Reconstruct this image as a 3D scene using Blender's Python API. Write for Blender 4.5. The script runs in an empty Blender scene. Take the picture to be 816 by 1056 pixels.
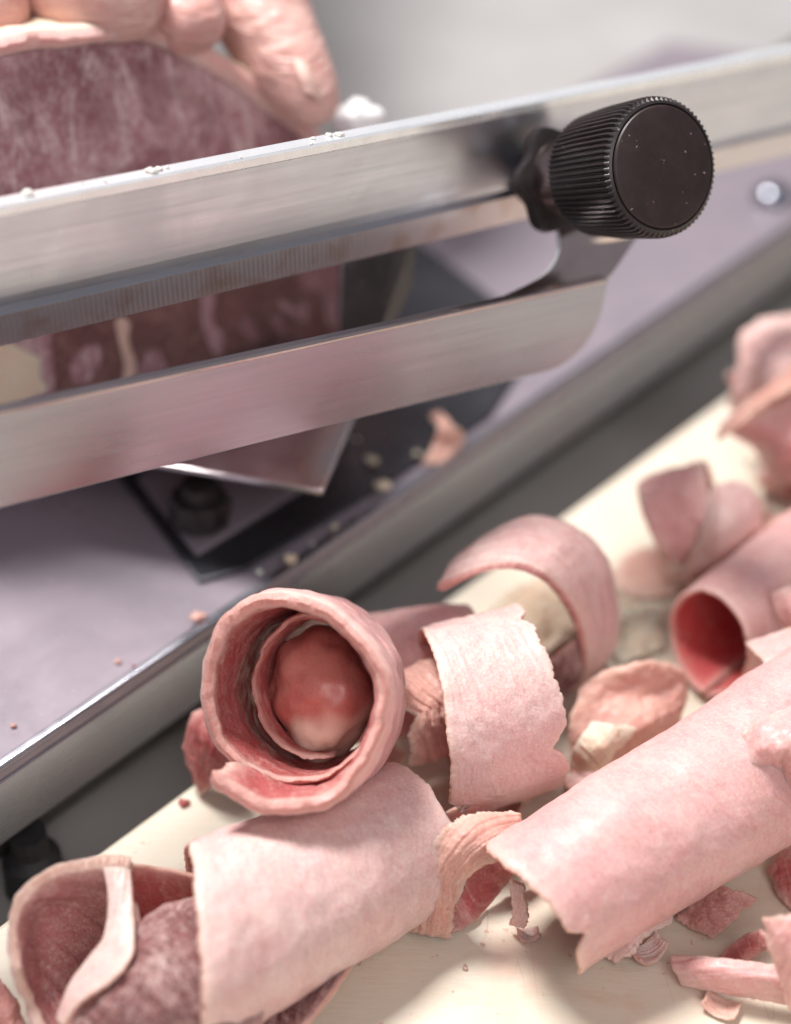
import bpy, math, random
import numpy as np
from mathutils import Vector, noise as mnoise
random.seed(5)
D = bpy.data
sc = bpy.context.scene
COL = sc.collection
PI = math.pi
CM = 0.01
# ------------------------------------------------------------------ camera frame (cm)
PW, PH = 816.0, 1056.0
LENS = 82.0
FPX = PW * LENS / 36.0
PIT = math.radians(38)
sp_, cp_ = math.sin(PIT), math.cos(PIT)
F = np.array([0, cp_, -sp_]); U = np.array([0, sp_, cp_]); R = np.array([1., 0, 0])
CAM = -34.0 * F
def at(px, py, d):
    return CAM + d * (F + (px - PW/2)/FPX * R + (PH/2 - py)/FPX * U)
def Z(px, py, z):
    v = (PH/2 - py)/FPX
    d = (34*sp_ - z) / (sp_ - cp_*v)
    return at(px, py, d)
def dc(x, y, t):                       # direction: right, up, toward the camera
    v = x*R + y*U - t*F
    return v/np.linalg.norm(v)
def ez(p, z): q = np.array(p, float); q[2] = z; return q
def nrm(v):
    v = np.asarray(v, float); return v/(np.linalg.norm(v)+1e-12)

# ------------------------------------------------------------------ objects
def tag(o, label=None, cat=None, group=None, kind=None):
    if label: o['label'] = label
    if cat: o['category'] = cat
    if group: o['group'] = group
    if kind: o['kind'] = kind
    return o
def empty(name, p, label, cat, group=None):
    o = D.objects.new(name, None); o.empty_display_size = .005
    COL.objects.link(o); o.location = Vector(p)*CM
    return tag(o, label, cat, group)
def mesh(name, V, Fc, mats, parent=None, midx=None, smooth=True, auto=None, origin=None, uv=None, attr=None):
    V = np.asarray(V, float)
    if parent is not None: org = np.array(parent.location)/CM
    elif origin is not None: org = np.asarray(origin, float)
    else: org = np.array([*(V.mean(0)[:2]), V[:, 2].min()])
    me = D.meshes.new(name)
    me.from_pydata(((V-org)*CM).tolist(), [], [list(map(int, f)) for f in Fc])
    if not isinstance(mats, (list, tuple)): mats = [mats]
    for m in mats: me.materials.append(m)
    if midx is not None: me.polygons.foreach_set('material_index', np.asarray(midx, dtype=np.int32))
    if uv is not None:
        l = me.uv_layers.new(name='UVMap')
        vi = np.empty(len(me.loops), dtype=np.int32); me.loops.foreach_get('vertex_index', vi)
        l.data.foreach_set('uv', np.asarray(uv, dtype=np.float32)[vi].ravel())
    if attr is not None:
        a = me.attributes.new('rim', 'FLOAT', 'POINT'); a.data.foreach_set('value', np.asarray(attr, dtype=np.float32))
    if smooth:
        me.shade_smooth()
    me.validate(); me.update()
    if auto is not None and smooth:
        me.set_sharp_from_angle(angle=math.radians(auto))
    o = D.objects.new(name, me); COL.objects.link(o)
    if parent is not None: o.parent = parent
    else: o.location = Vector(org)*CM
    return o
def bevel(o, w, seg=2, ang=30):
    m = o.modifiers.new('bevel', 'BEVEL'); m.width = w*CM; m.segments = seg
    m.limit_method = 'ANGLE'; m.angle_limit = math.radians(ang); return o

def extrude(name, A, B, prof, up, mats, parent=None, seg=1, bev=.03, midx=None, smooth=True, origin=None):
    """profile [(side, up)] swept from A to B; side points to ax x up"""
    A = np.array(A, float); B = np.array(B, float); ax = nrm(B-A)
    up = nrm(np.array(up) - np.dot(up, ax)*ax); sd = np.cross(ax, up)
    n = len(prof); V = []; Fc = []; mi = []
    for s in range(seg+1):
        c = A+(B-A)*s/seg
        for a, b in prof: V.append(c+a*sd+b*up)
    for s in range(seg):
        for k in range(n):
            a = s*n+k; b = s*n+(k+1) % n
            Fc.append((a, b, b+n, a+n)); mi.append(midx[k] if midx else 0)
    Fc.append(tuple(range(n))[::-1]); mi.append(0)
    Fc.append(tuple(seg*n+k for k in range(n))); mi.append(0)
    o = mesh(name, V, Fc, mats, parent, mi, smooth, 35, origin)
    if bev: bevel(o, bev)
    return o
def prism(name, pts, depthv, mats, parent=None, bev=.03, origin=None, smooth=True):
    pts = [np.array(p, float) for p in pts]; n = len(pts); dv = np.array(depthv, float)
    V = pts+[p+dv for p in pts]
    Fc = [tuple(range(n)), tuple(range(2*n-1, n-1, -1))]+[(k, k+n, (k+1) % n+n, (k+1) % n) for k in range(n)]
    o = mesh(name, V, Fc, mats, parent, None, smooth, 35, origin)
    bmfix(o)
    if bev: bevel(o, bev)
    return o
def bmfix(o):
    import bmesh
    bm = bmesh.new(); bm.from_mesh(o.data); bmesh.ops.recalc_face_normals(bm, faces=bm.faces[:]); bm.to_mesh(o.data); bm.free()
def lathe(name, c, axis, prof, mats, parent=None, n=64, rfun=None, auto=35, origin=None):
    """profile [(r, h)] about axis; rfun(angle, r, i) changes the radius"""
    c = np.array(c, float); ax = nrm(axis)
    e1 = nrm(np.cross(ax, [0.13, 0.2, 1])); e2 = np.cross(ax, e1)
    V = []; Fc = []; m = len(prof)
    for i, (r, h) in enumerate(prof):
        for k in range(n):
            a = 2*PI*k/n; rr = rfun(a, r, i, k) if rfun else r
            V.append(c+ax*h+rr*(math.cos(a)*e1+math.sin(a)*e2))
    for i in range(m-1):
        for k in range(n):
            Fc.append((i*n+k, i*n+(k+1) % n, (i+1)*n+(k+1) % n, (i+1)*n+k))
    Fc.append(tuple(range(n))[::-1]); Fc.append(tuple((m-1)*n+k for k in range(n)))
    return mesh(name, V, Fc, mats, parent, None, True, auto, origin)

# ------------------------------------------------------------------ materials
class NT:
    def __init__(s, name):
        s.m = D.materials.new(name); s.m.use_nodes = True; s.t = s.m.node_tree
        s.b = s.t.nodes['Principled BSDF']; s.tc = s.n('ShaderNodeTexCoord')
    def n(s, ty, **k):
        nd = s.t.nodes.new(ty)
        for a, v in k.items(): setattr(nd, a, v)
        return nd
    def l(s, a, b): s.t.links.new(a, b)
    def map(s, scale=(1, 1, 1), src='Object', rot=(0, 0, 0)):
        m = s.n('ShaderNodeMapping'); s.l(s.tc.outputs[src], m.inputs[0]); m.inputs['Scale'].default_value = scale
        m.inputs['Rotation'].default_value = rot
        return m.outputs[0]
    def noise(s, vec, sc_, det=4, rough=.55, dist=0):
        x = s.n('ShaderNodeTexNoise'); s.l(vec, x.inputs['Vector']); x.inputs['Scale'].default_value = sc_
        x.inputs['Detail'].default_value = det; x.inputs['Roughness'].default_value = rough; x.inputs['Distortion'].default_value = dist
        return x.outputs['Fac']
    def ramp(s, f, stops):
        r = s.n('ShaderNodeValToRGB'); s.l(f, r.inputs[0]); e = r.color_ramp.elements
        while len(e) < len(stops): e.new(.5)
        for k, (p, c) in enumerate(stops):
            e[k].position = p; e[k].color = (*c, 1) if len(c) == 3 else c
        return r.outputs[0]
    def rf(s, f, a, b):
        m = s.n('ShaderNodeMapRange'); s.l(f, m.inputs[0]); m.inputs[1].default_value = a; m.inputs[2].default_value = b
        return m.outputs[0]
    def mix(s, f, a, b, mode='MIX'):
        m = s.n('ShaderNodeMix', data_type='RGBA', blend_type=mode)
        if isinstance(f, (int, float)): m.inputs[0].default_value = f
        else: s.l(f, m.inputs[0])
        for i, c in ((6, a), (7, b)):
            if isinstance(c, tuple): m.inputs[i].default_value = (*c, 1)
            else: s.l(c, m.inputs[i])
        return m.outputs[2]
    def math(s, op, a, b=None):
        m = s.n('ShaderNodeMath', operation=op)
        for i, c in ((0, a), (1, b)):
            if c is None: continue
            if isinstance(c, (int, float)): m.inputs[i].default_value = c
            else: s.l(c, m.inputs[i])
        return m.outputs[0]
    def bump(s, h, st, dist=.0005, prev=None):
        b = s.n('ShaderNodeBump'); s.l(h, b.inputs['Height']); b.inputs['Strength'].default_value = st; b.inputs['Distance'].default_value = dist
        if prev is not None: s.l(prev, b.inputs['Normal'])
        return b.outputs[0]
    def set(s, **k):
        for a, v in k.items():
            i = s.b.inputs[a.replace('_', ' ')]
            if isinstance(v, (int, float)): i.default_value = v
            elif isinstance(v, tuple): i.default_value = (*v, 1) if len(v) == 3 and i.type == 'RGBA' else v
            else: s.l(v, i)
        return s.m

def meat(name, lean, pale, fatc=(.80, .60, .52), vein=.35, frost=.35, bal=.5, sss=.35, rough=.5, fibre=(1, 1, 1), dark=None, uvf=True, bmp=1.0):
    s = NT(name)
    v = s.map(); vf = s.map(fibre)
    big = s.noise(v, 95, 4, .6, .6)
    c = s.mix(s.rf(big, bal-.3, bal+.3), lean, pale)
    if dark: c = s.mix(s.rf(s.noise(v, 60, 3, .5, 1.0), .54, .62), c, dark)
    fib = s.noise(s.map((.55, 2.6, 1), 'UV'), 7, 6, .72, .5) if uvf else s.noise(v, 420, 6, .7, .5)                         # muscle fibre
    c = s.mix(s.math('MULTIPLY', s.rf(fib, .5, .72), .45), c, pale)
    c = s.mix(s.math('MULTIPLY', s.rf(fib, .5, .3), .35), c, tuple(x*.62 for x in lean))
    vo = s.n('ShaderNodeTexVoronoi', feature='DISTANCE_TO_EDGE'); vo.inputs['Scale'].default_value = 300
    dv = s.n('ShaderNodeVectorMath', operation='ADD')
    nz = s.n('ShaderNodeTexNoise'); s.l(v, nz.inputs[0]); nz.inputs['Scale'].default_value = 160; nz.inputs['Detail'].default_value = 3
    sc2 = s.n('ShaderNodeVectorMath', operation='SCALE'); s.l(nz.outputs['Color'], sc2.inputs[0]); sc2.inputs['Scale'].default_value = .012
    s.l(v, dv.inputs[0]); s.l(sc2.outputs[0], dv.inputs[1]); s.l(dv.outputs[0], vo.inputs['Vector'])
    ve = s.rf(vo.outputs['Distance'], .16, .0)
    ve = s.math('MULTIPLY', ve, s.rf(s.noise(v, 130, 3), .46, .62))
    c = s.mix(s.math('MULTIPLY', ve, vein*.5), c, fatc)
    rg = s.math('ABSOLUTE', s.math('SUBTRACT', s.noise(v, 55, 5, .6, 1.6), .5))
    c = s.mix(s.math('MULTIPLY', s.rf(rg, .03, .0), min(1, vein*.55)), c, fatc)
    rg2 = s.math('ABSOLUTE', s.math('SUBTRACT', s.noise(v, 130, 5, .65, 1.2), .53))
    c = s.mix(s.math('MULTIPLY', s.rf(rg2, .03, .0), min(1, vein*.4)), c, fatc)
    c = s.mix(s.math('MULTIPLY', s.rf(s.noise(v, 38, 3, .5, .8), .48, .70), .28), c, tuple(x*.80 if i == 0 else x*.62 for i, x in enumerate(lean)))
    fr = s.noise(v, 2600, 3, .7)
    c = s.mix(s.math('MULTIPLY', s.rf(fr, .5, .7), frost*.7), c, (.92, .82, .80))
    c = s.mix(s.math('MULTIPLY', s.rf(fr, .48, .3), .22), c, tuple(x*.6 for x in lean))
    at_ = s.n('ShaderNodeAttribute', attribute_name='rim')
    c = s.mix(s.math('MULTIPLY', at_.outputs['Fac'], .55), c, fatc)
    b1 = s.bump(s.noise(v, 420, 5, .65), .6*bmp, .0007)
    b2 = s.bump(s.noise(v, 2200, 4, .75), .8*bmp, .0003, b1)
    b3 = s.bump(fib, .35*bmp, .0002, b2)
    return s.set(Base_Color=c, Roughness=s.ramp(s.noise(v, 500, 3), [(.3, (rough-.14,)*3), (.7, (rough+.12,)*3)]), Subsurface_Weight=sss,
                 Subsurface_Radius=(1.0, .32, .24), Subsurface_Scale=.003, Normal=b3, Specular_IOR_Level=.4,
                 Coat_Weight=.24, Coat_Roughness=.32)
M_pale = meat('meat_pale', (.66, .335, .325), (.80, .555, .53), vein=.55, bal=.46, frost=.5, bmp=.6)
M_pale2 = meat('meat_pale_rosy', (.64, .29, .29), (.77, .475, .455), vein=.35, bmp=.4, bal=.5, frost=.3, sss=.45)
M_pink = meat('meat_pink', (.58, .24, .235), (.70, .38, .37), vein=.35, bal=.5, frost=.25)
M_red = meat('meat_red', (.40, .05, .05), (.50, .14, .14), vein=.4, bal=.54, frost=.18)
M_rimp = meat('meat_cut_edge_pink', (.52, .15, .145), (.64, .27, .25), vein=.1, bal=.5, frost=.5, fatc=(.8, .5, .44))
M_crim = meat('meat_crimson', (.60, .045, .05), (.66, .12, .12), vein=.3, bal=.56, frost=.12)
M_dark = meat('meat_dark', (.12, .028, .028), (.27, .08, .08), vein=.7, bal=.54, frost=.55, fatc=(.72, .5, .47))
M_rim = meat('meat_cut_edge', (.60, .25, .21), (.78, .48, .40), vein=.3, bal=.5, frost=.3, fatc=(.8, .55, .44))
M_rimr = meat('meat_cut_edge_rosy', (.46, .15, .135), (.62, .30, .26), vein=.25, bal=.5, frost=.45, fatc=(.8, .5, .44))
M_mouth = meat('meat_mouth', (.44, .11, .115), (.60, .26, .26), vein=.45, bal=.52, frost=.6)
M_frost = meat('frost_crumb', (.74, .66, .60), (.84, .79, .76), vein=.1, bal=.5, frost=.3)
M_lump = meat('fat_tan_lumps', (.62, .36, .22), (.84, .72, .55), vein=.3, bal=.46, frost=.2, uvf=False)
M_fat = meat('fat_cream', (.76, .56, .40), (.84, .70, .56), vein=.3, bal=.5, frost=.3, fatc=(.85, .75, .65), sss=.5)
M_tan = meat('meat_tan_crust', (.66, .36, .29), (.80, .56, .46), vein=.15, bal=.5, frost=.4, uvf=False)

def block_mat():
    s = NT('meat_block_cut'); v = s.map(); big = s.noise(v, 50, 4, .6, .8)
    c = s.ramp(big, [(.32, (.20, .065, .085)), (.48, (.30, .12, .145)), (.66, (.42, .22, .245))])
    st = s.noise(s.map((1, 1, .3)), 210, 7, .78, .8)
    c = s.mix(s.math('MULTIPLY', s.rf(st, .50, .64), .8), c, (.66, .48, .48))
    rg = s.math('ABSOLUTE', s.math('SUBTRACT', s.noise(v, 38, 5, .6, 2.2), .5))
    c = s.mix(s.math('MULTIPLY', s.rf(rg, .03, .0), .22), c, (.66, .50, .50))
    fr = s.noise(v, 900, 4, .75)
    c = s.mix(s.math('MULTIPLY', s.rf(fr, .45, .7), .5), c, (.70, .58, .59))
    c = s.mix(s.math('MULTIPLY', s.rf(s.noise(v, 70, 4, .6, 1.0), .52, .42), .45), c, (.16, .05, .055))
    return s.set(Base_Color=c, Roughness=.5, Subsurface_Weight=.2, Subsurface_Radius=(1, .3, .25), Subsurface_Scale=.002, Normal=s.bump(st, .4, .0006))
M_block = block_mat()
def metal(name, col, r0, r1, sx=(1, 1, 1), scl=300, bumpst=.08, metallic=1.0, smear=.0, smcol=(.5, .3, .28), scratch=.5, yaw=None):
    s = NT(name); v = s.map(); vb = s.map(sx)
    if yaw is not None:                       # brushed along the direction `yaw`
        dx = nrm(yaw); ya = math.atan2(dx[1], dx[0]); pi_ = math.asin(dx[2])
        v1 = s.map(rot=(0, 0, -ya)); m0 = s.n('ShaderNodeMapping'); s.l(v1, m0.inputs[0]); m0.inputs['Rotation'].default_value = (0, pi_, 0)
        m2 = s.n('ShaderNodeMapping'); s.l(m0.outputs[0], m2.inputs[0]); m2.inputs['Scale'].default_value = (.02, 1, 1); vb = m2.outputs[0]; scl = 1300
    g = s.noise(vb, scl, 5, .7)
    sm = s.noise(v, 60, 4, .6, .8)
    c = s.mix(s.math('MULTIPLY', s.rf(g, .35, .7), .5), col, tuple(x*.80 for x in col))
    c = s.mix(s.math('MULTIPLY', s.rf(sm, .45, .75), smear), c, smcol)
    rr = s.math('ADD', s.rf(g, .2, .8), 0)
    m = s.n('ShaderNodeMapRange'); s.l(s.math('ADD', s.math('MULTIPLY', g, .5), s.math('MULTIPLY', sm, .5)), m.inputs[0])
    m.inputs[1].default_value = .35; m.inputs[2].default_value = .65; m.inputs[3].default_value = r0; m.inputs[4].default_value = r1
    sp = s.rf(s.noise(v, 1500, 2, .5), .70, .76)
    c = s.mix(s.math('MULTIPLY', sp, scratch), c, (.75, .68, .66))
    return s.set(Base_Color=c, Roughness=m.outputs[0], Metallic=metallic, Normal=s.bump(g, bumpst, .0002))
M_alu = metal('aluminium', (.56, .585, .66), .25, .42, (1, 1, 1), 240, .06, smear=.35, smcol=(.50, .50, .56), scratch=.0, yaw=at(816, 53, 31.8)-at(0, 213, 23.4))
M_alulit = metal('aluminium_lit_edge', (.80, .83, .87), .20, .32, (1, 1, 1), 240, .05, metallic=.55)  # paler copy of the aluminium: highlight on the edges put into the colour
M_brk = metal('bracket_steel', (.66, .57, .56), .14, .24, (1, 1, 1), 240, .02, metallic=1.0, scratch=0)
M_strip = metal('steel_strip', (.30, .31, .36), .16, .32, (1, 1, 1), 260, .05, smear=.4, smcol=(.33, .31, .35), scratch=0, yaw=at(628, 287, 28.9)-at(0, 424, 23.2))
M_deck = metal('steel_deck', (.29, .25, .29), .24, .40, (1, 1, 1), 120, .03, smear=.3, smcol=(.36, .29, .33), metallic=.25, scratch=.3)  # mauve tinge of pinkish reflections put into the base colour
M_flange = metal('steel_flange', (.40, .41, .47), .2, .36, (1, 1, 1), 260, .05, smear=.3, smcol=(.38, .33, .34), scratch=.0, yaw=ez(Z(816, 237, 1.5), 1.5)-ez(Z(0, 795, 1.5), 1.5))
M_polish = metal('polished_steel', (.80, .77, .78), .08, .16, (1, 1, 1), 200, .03)
M_tray = metal('tray_steel', (.50, .47, .48), .10, .2, (1, 1, 1), 200, .03)
M_darksteel = metal('dark_steel_and_slot_shade', (.10, .10, .115), .18, .38, (1, 1, 1), 160, .08, metallic=.8, scratch=.6)
def ribbed():
    s = NT('ribbed_aluminium'); v = s.map()
    w = s.n('ShaderNodeTexWave'); s.l(v, w.inputs[0]); w.inputs['Scale'].default_value = 480; w.inputs['Distortion'].default_value = 0
    g = s.noise(v, 200, 4)
    c = s.mix(s.math('MULTIPLY', w.outputs['Fac'], .25), (.62, .60, .63), (.44, .42, .45))
    c = s.mix(s.rf(g, .5, .7), c, (.5, .42, .39))
    return s.set(Base_Color=c, Metallic=1.0, Roughness=.42, Normal=s.bump(w.outputs['Fac'], .35, .0001))
M_rib = ribbed()
def plastic(name, col, rough, spk=.0, coat=0):
    s = NT(name); v = s.map()
    c = s.mix(s.rf(s.noise(v, 300, 4, .7), .4, .7), col, tuple(min(1, x*1.5+.004) for x in col))
    sp = s.rf(s.noise(v, 1300, 2, .5), .72, .76)
    c = s.mix(s.math('MULTIPLY', sp, spk), c, (.55, .45, .42))
    return s.set(Base_Color=c, Roughness=rough, Normal=s.bump(s.noise(v, 900, 4, .7), .2, .0001), Coat_Weight=float(coat))
M_black = plastic('black_plastic', (.014, .010, .011), .42, .5)
M_cap = plastic('black_cap', (.022, .011, .011), .5, .9)
M_rubber = plastic('black_rubber', (.02, .02, .022), .6, .2)
M_house = plastic('grey_housing', (.05, .048, .043), .45, .15)
def board():
    s = NT('cream_board'); v = s.map()
    c = s.mix(s.rf(s.noise(v, 18, 4, .6), .35, .65), (.68, .60, .48), (.73, .665, .56))
    c = s.mix(s.math('MULTIPLY', s.rf(s.noise(v, 55, 5, .65, .8), .55, .72), .55), c, (.62, .42, .30))
    k = s.noise(s.map((1, 6, 1), rot=(0, 0, .7)), 130, 5, .75)
    c = s.mix(s.math('MULTIPLY', s.rf(k, .56, .7), .35), c, (.6, .46, .36))
    kn = s.math('ABSOLUTE', s.math('SUBTRACT', s.noise(s.map((1, .12, 1), rot=(0, 0, .5)), 160, 2, .4, .2), .5))
    c = s.mix(s.math('MULTIPLY', s.rf(kn, .006, .0), s.math('MULTIPLY', s.rf(s.noise(v, 40, 2), .5, .62), .6)), c, (.50, .38, .30))
    c = s.mix(s.math('MULTIPLY', s.rf(s.noise(v, 30, 4, .6, 1.2), .56, .70), .5), c, (.70, .42, .34))
    sp = s.rf(s.noise(v, 700, 2, .5), .70, .75)
    c = s.mix(s.math('MULTIPLY', sp, .6), c, (.55, .28, .2))
    return s.set(Base_Color=c, Roughness=.42, Subsurface_Weight=.15, Subsurface_Scale=.003, Normal=s.bump(k, .35, .0003))
M_board = board()
def table():
    s = NT('grey_worktop'); v = s.map()
    c = s.mix(s.rf(s.noise(v, 25, 4, .6), .35, .65), (.36, .35, .345), (.42, .41, .41))
    return s.set(Base_Color=c, Roughness=.4)
M_table = table()
def skin():
    s = NT('skin'); v = s.map()
    c = s.mix(s.rf(s.noise(v, 70, 4, .6, .4), .38, .62), (.62, .345, .31), (.73, .48, .43))
    c = s.mix(s.math('MULTIPLY', s.rf(s.noise(v, 260, 4, .6), .5, .75), .4), c, (.60, .25, .20))
    vo = s.n('ShaderNodeTexVoronoi', feature='DISTANCE_TO_EDGE'); s.l(v, vo.inputs['Vector']); vo.inputs['Scale'].default_value = 900
    b = s.bump(vo.outputs['Distance'], .2, .0003); b = s.bump(s.noise(v, 200, 4), .5, .0012, b); b = s.bump(s.noise(s.map((1, 1, 4)), 90, 3, .5, 1.5), .6, .0016, b)
    return s.set(Base_Color=c, Roughness=.45, Subsurface_Weight=.35, Subsurface_Radius=(1, .35, .2), Subsurface_Scale=.004, Normal=b)
M_skin = skin()
M_nail = plastic('nail', (.72, .46, .40), .3)

# ------------------------------------------------------------------ meat sheets
def vnoise(x, seed, octs=4, rough=.6):
    rng = np.random.RandomState(seed); out = np.zeros_like(x); a = 1; f = 1
    for o in range(octs):
        t = rng.uniform(-1, 1, 4096); q = x*f+7.3*o; i = np.floor(q).astype(int); w = q-i; w = w*w*(3-2*w)
        out += a*(t[i % 4096]*(1-w)+t[(i+1) % 4096]*w); a *= rough; f *= 2.1
    return out
def cr(C, u, v):
    """Catmull-Rom surface through control grid C[m][n]; u along m, v along n, arrays in 0..1"""
    C = np.asarray(C, float); m, n = C.shape[:2]
    E = np.zeros((m+2, n+2, 3)); E[1:-1, 1:-1] = C
    E[0, 1:-1] = 2*C[0]-C[1]; E[-1, 1:-1] = 2*C[-1]-C[-2]
    E[:, 0] = 2*E[:, 1]-E[:, 2]; E[:, -1] = 2*E[:, -2]-E[:, -3]
    def w(t): return np.stack([-.5*t+t*t-.5*t**3, 1-2.5*t*t+1.5*t**3, .5*t+2*t*t-1.5*t**3, -.5*t*t+.5*t**3])
    a = u*(m-1); i = np.clip(np.floor(a).astype(int), 0, m-2); wa = w(a-i)
    b = v*(n-1); j = np.clip(np.floor(b).astype(int), 0, n-2); wb = w(b-j)
    out = np.zeros(u.shape+(3,))
    for p in range(4):
        for q in range(4): out += (wa[p]*wb[q])[..., None]*E[i+p, j+q]
    return out
SEED = [11]
def sheet(name, fn, th=.1, nu=140, nv=110, rag=(.05, .05, .05, .05), wob=.035, wf=.9, mats=None, flip=False, parent=None,
          label=None, cat='meat slice', group='curled meat slices on the board', floor=0.0, tears=(), face='cam', axis0=None, thf=None):
    """fn(u, v) -> world points (cm). th = thickness (cm). rag: raggedness (cm) at u0, u1, v0, v1."""
    SEED[0] += 1; sd = SEED[0]
    mats = mats or [M_pale, M_pink, M_rim]
    if not callable(fn):
        C = np.array(fn, float); fn = lambda u, v: cr(C, u, v)
    # denser rows towards the edges
    def axis(n):
        t = np.linspace(0, 1, n); return t
    uu, vv = np.meshgrid(axis(nu), axis(nv), indexing='ij')
    P0 = fn(uu, vv)
    Lu = np.linalg.norm(np.diff(P0, axis=0), axis=2).sum(0).mean(); Lv = np.linalg.norm(np.diff(P0, axis=1), axis=2).sum(1).mean()
    def rn(x, L, k): return .6*vnoise(x*L*1.3+k*31, sd*7+k, 3, .5)+.30*np.abs(vnoise(x*L*9+k*11, sd*5+k, 3, .7))
    e0 = rag[0]*(1+rn(vv, Lv, 1))/Lu; e1 = rag[1]*(1+rn(vv, Lv, 2))/Lu
    f0 = rag[2]*(1+rn(uu, Lu, 3))/Lv; f1 = rag[3]*(1+rn(uu, Lu, 4))/Lv
    for (side, pos, wid, dep) in tears:       # notches: side index 0..3, position 0..1, width cm, depth cm
        if side < 2:
            g = dep*np.clip(1-np.abs(vv-pos)*Lv/wid, 0, 1)**1.3/Lu
            if side == 0: e0 = e0+g
            else: e1 = e1+g
        else:
            g = dep*np.clip(1-np.abs(uu-pos)*Lu/wid, 0, 1)**1.3/Lv
            if side == 2: f0 = f0+g
            else: f1 = f1+g
    u2 = e0+(1-e0-e1)*uu; v2 = f0+(1-f0-f1)*vv
    P = fn(u2, v2)
    du = np.gradient(P, axis=0); dv = np.gradient(P, axis=1)
    N = np.cross(du, dv); N /= (np.linalg.norm(N, axis=2, keepdims=True)+1e-9)
    if face == 'cam': flip = bool(np.sum(N*nrm(CAM-P.reshape(-1, 3).mean(0))) < 0)
    else:
        ref = np.array(axis0) if axis0 is not None else P.mean(axis=0, keepdims=True)      # centre line of the roll
        sgn = np.sum(N*(P-ref)); flip = bool(sgn < 0) if face == 'out' else bool(sgn > 0)
    if flip: N = -N
    off = np.zeros(P.shape[:2])
    for i in range(nu):
        for j in range(nv):
            p = Vector(P[i, j])*wf+Vector((sd*3.1, 0, 0))
            off[i, j] = mnoise.fractal(p, .8, 2.1, 4)
    P = P+N*(off*wob)[..., None]
    du_ = np.minimum(uu, 1-uu)*Lu; dv_ = np.minimum(vv, 1-vv)*Lv
    de = np.minimum(du_, dv_)
    tn = th*(1+.25*vnoise((uu*3+vv*5)*2, sd+99, 3))*(.62+.38*np.clip(de/(th*.8), 0, 1)**.6)
    if wob == 0: tn = np.full(P.shape[:2], th)
    if thf is not None: tn = tn*thf(uu, vv)
    mid = P-N*(th*.5)
    O = mid+N*(tn*.5)[..., None]; I = mid-N*(tn*.5)[..., None]
    V = np.concatenate([O.reshape(-1, 3), I.reshape(-1, 3)]); n0 = nu*nv
    idx = np.arange(n0).reshape(nu, nv)
    q = np.stack([idx[:-1, :-1], idx[1:, :-1], idx[1:, 1:], idx[:-1, 1:]], -1).reshape(-1, 4)
    if flip: q = q[:, ::-1]
    qi = q[:, ::-1]+n0
    # rim: loop round the border with a bulged middle row
    loop = list(idx[:, 0])+list(idx[-1, 1:])+list(idx[-2::-1, -1])+list(idx[0, -2:0:-1])
    ctr = [idx[min(max(k//nv, 1), nu-2), min(max(k % nv, 1), nv-2)] for k in loop]
    Om, Im = V[loop], V[np.array(loop)+n0]; cen = (Om+Im)/2
    inn = (V[ctr]+V[np.array(ctr)+n0])/2
    outd = cen-inn; outd /= (np.linalg.norm(outd, axis=1, keepdims=True)+1e-9)
    rngb = np.random.RandomState(sd); lp = len(loop)
    bul = th*(.16+.16*rngb.rand(lp, 1))
    mids = cen+outd*bul
    b0 = len(V); V = np.concatenate([V, mids]); rim = []
    for k in range(lp):
        a, b = loop[k], loop[(k+1) % lp]; c, d = b0+k, b0+(k+1) % lp
        if not flip:
            rim += [(b, a, c, d), (d, c, a+n0, b+n0)]
        else:
            rim += [(a, b, d, c), (c, d, b+n0, a+n0)]
    faces = q.tolist()+qi.tolist()+rim
    mi = [0]*len(q)+[1]*len(qi)+[2]*len(rim)
    rimv = np.exp(-de/.10).reshape(-1); att = np.concatenate([rimv, rimv, np.ones(lp)*.18])
    uvs = np.stack([uu*Lu, vv*Lv], -1).reshape(-1, 2); uvs = np.concatenate([uvs, uvs, uvs[np.array(loop)]])
    if floor is not None:
        V[:, 2] = np.where(V[:, 2] < floor+.012, floor+.012+0*(V[:, 2]), V[:, 2])
    o = mesh(name, V, faces, mats, parent, mi, True, 55, None, uvs, att)
    if parent is None: tag(o, label, cat, group)
    return o

def roll(A, B, rA, rB, p0, p1, grow=0., shear=None, ell=1.0, skew=None, axial=None):
    """cylinder-like sheet about axis A->B. angle 0 faces the camera, 90 the upper side. radius falls by `grow` cm per turn from p0 on"""
    A = np.array(A, float); B = np.array(B, float); ax = nrm(B-A)
    tc = nrm(CAM-(A+B)/2); e1 = nrm(tc-np.dot(tc, ax)*ax); e2 = np.cross(ax, e1)
    if np.dot(e2, U) < 0: e2 = -e2
    p0, p1 = math.radians(p0), math.radians(p1)
    def fn(u, v):
        ph = p0+(p1-p0)*u
        r = rA+(rB-rA)*v-grow*np.abs(ph-p0)/(2*PI)
        w = v
        if shear is not None: w = v+shear(u, v)
        if axial is not None: w = w+axial(u, v)
        c = A[None, None]+(B-A)[None, None]*w[..., None]
        return c+(r*np.cos(ph))[..., None]*e1+(r*ell*np.sin(ph))[..., None]*e2
    return fn
def ZZ(rows): return [[Z(*p) for p in r] for r in rows]

# ================================================================== SETTING
# worktop far below and behind
tb = mesh('worktop', [(-200, -120, -1.6), (200, -120, -1.6), (200, 320, -1.6), (-200, 320, -1.6)], [(0, 1, 2, 3)], M_table, smooth=False)
tag(tb, 'pale grey worktop blurred behind the slicer', 'worktop', kind='structure')
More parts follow.
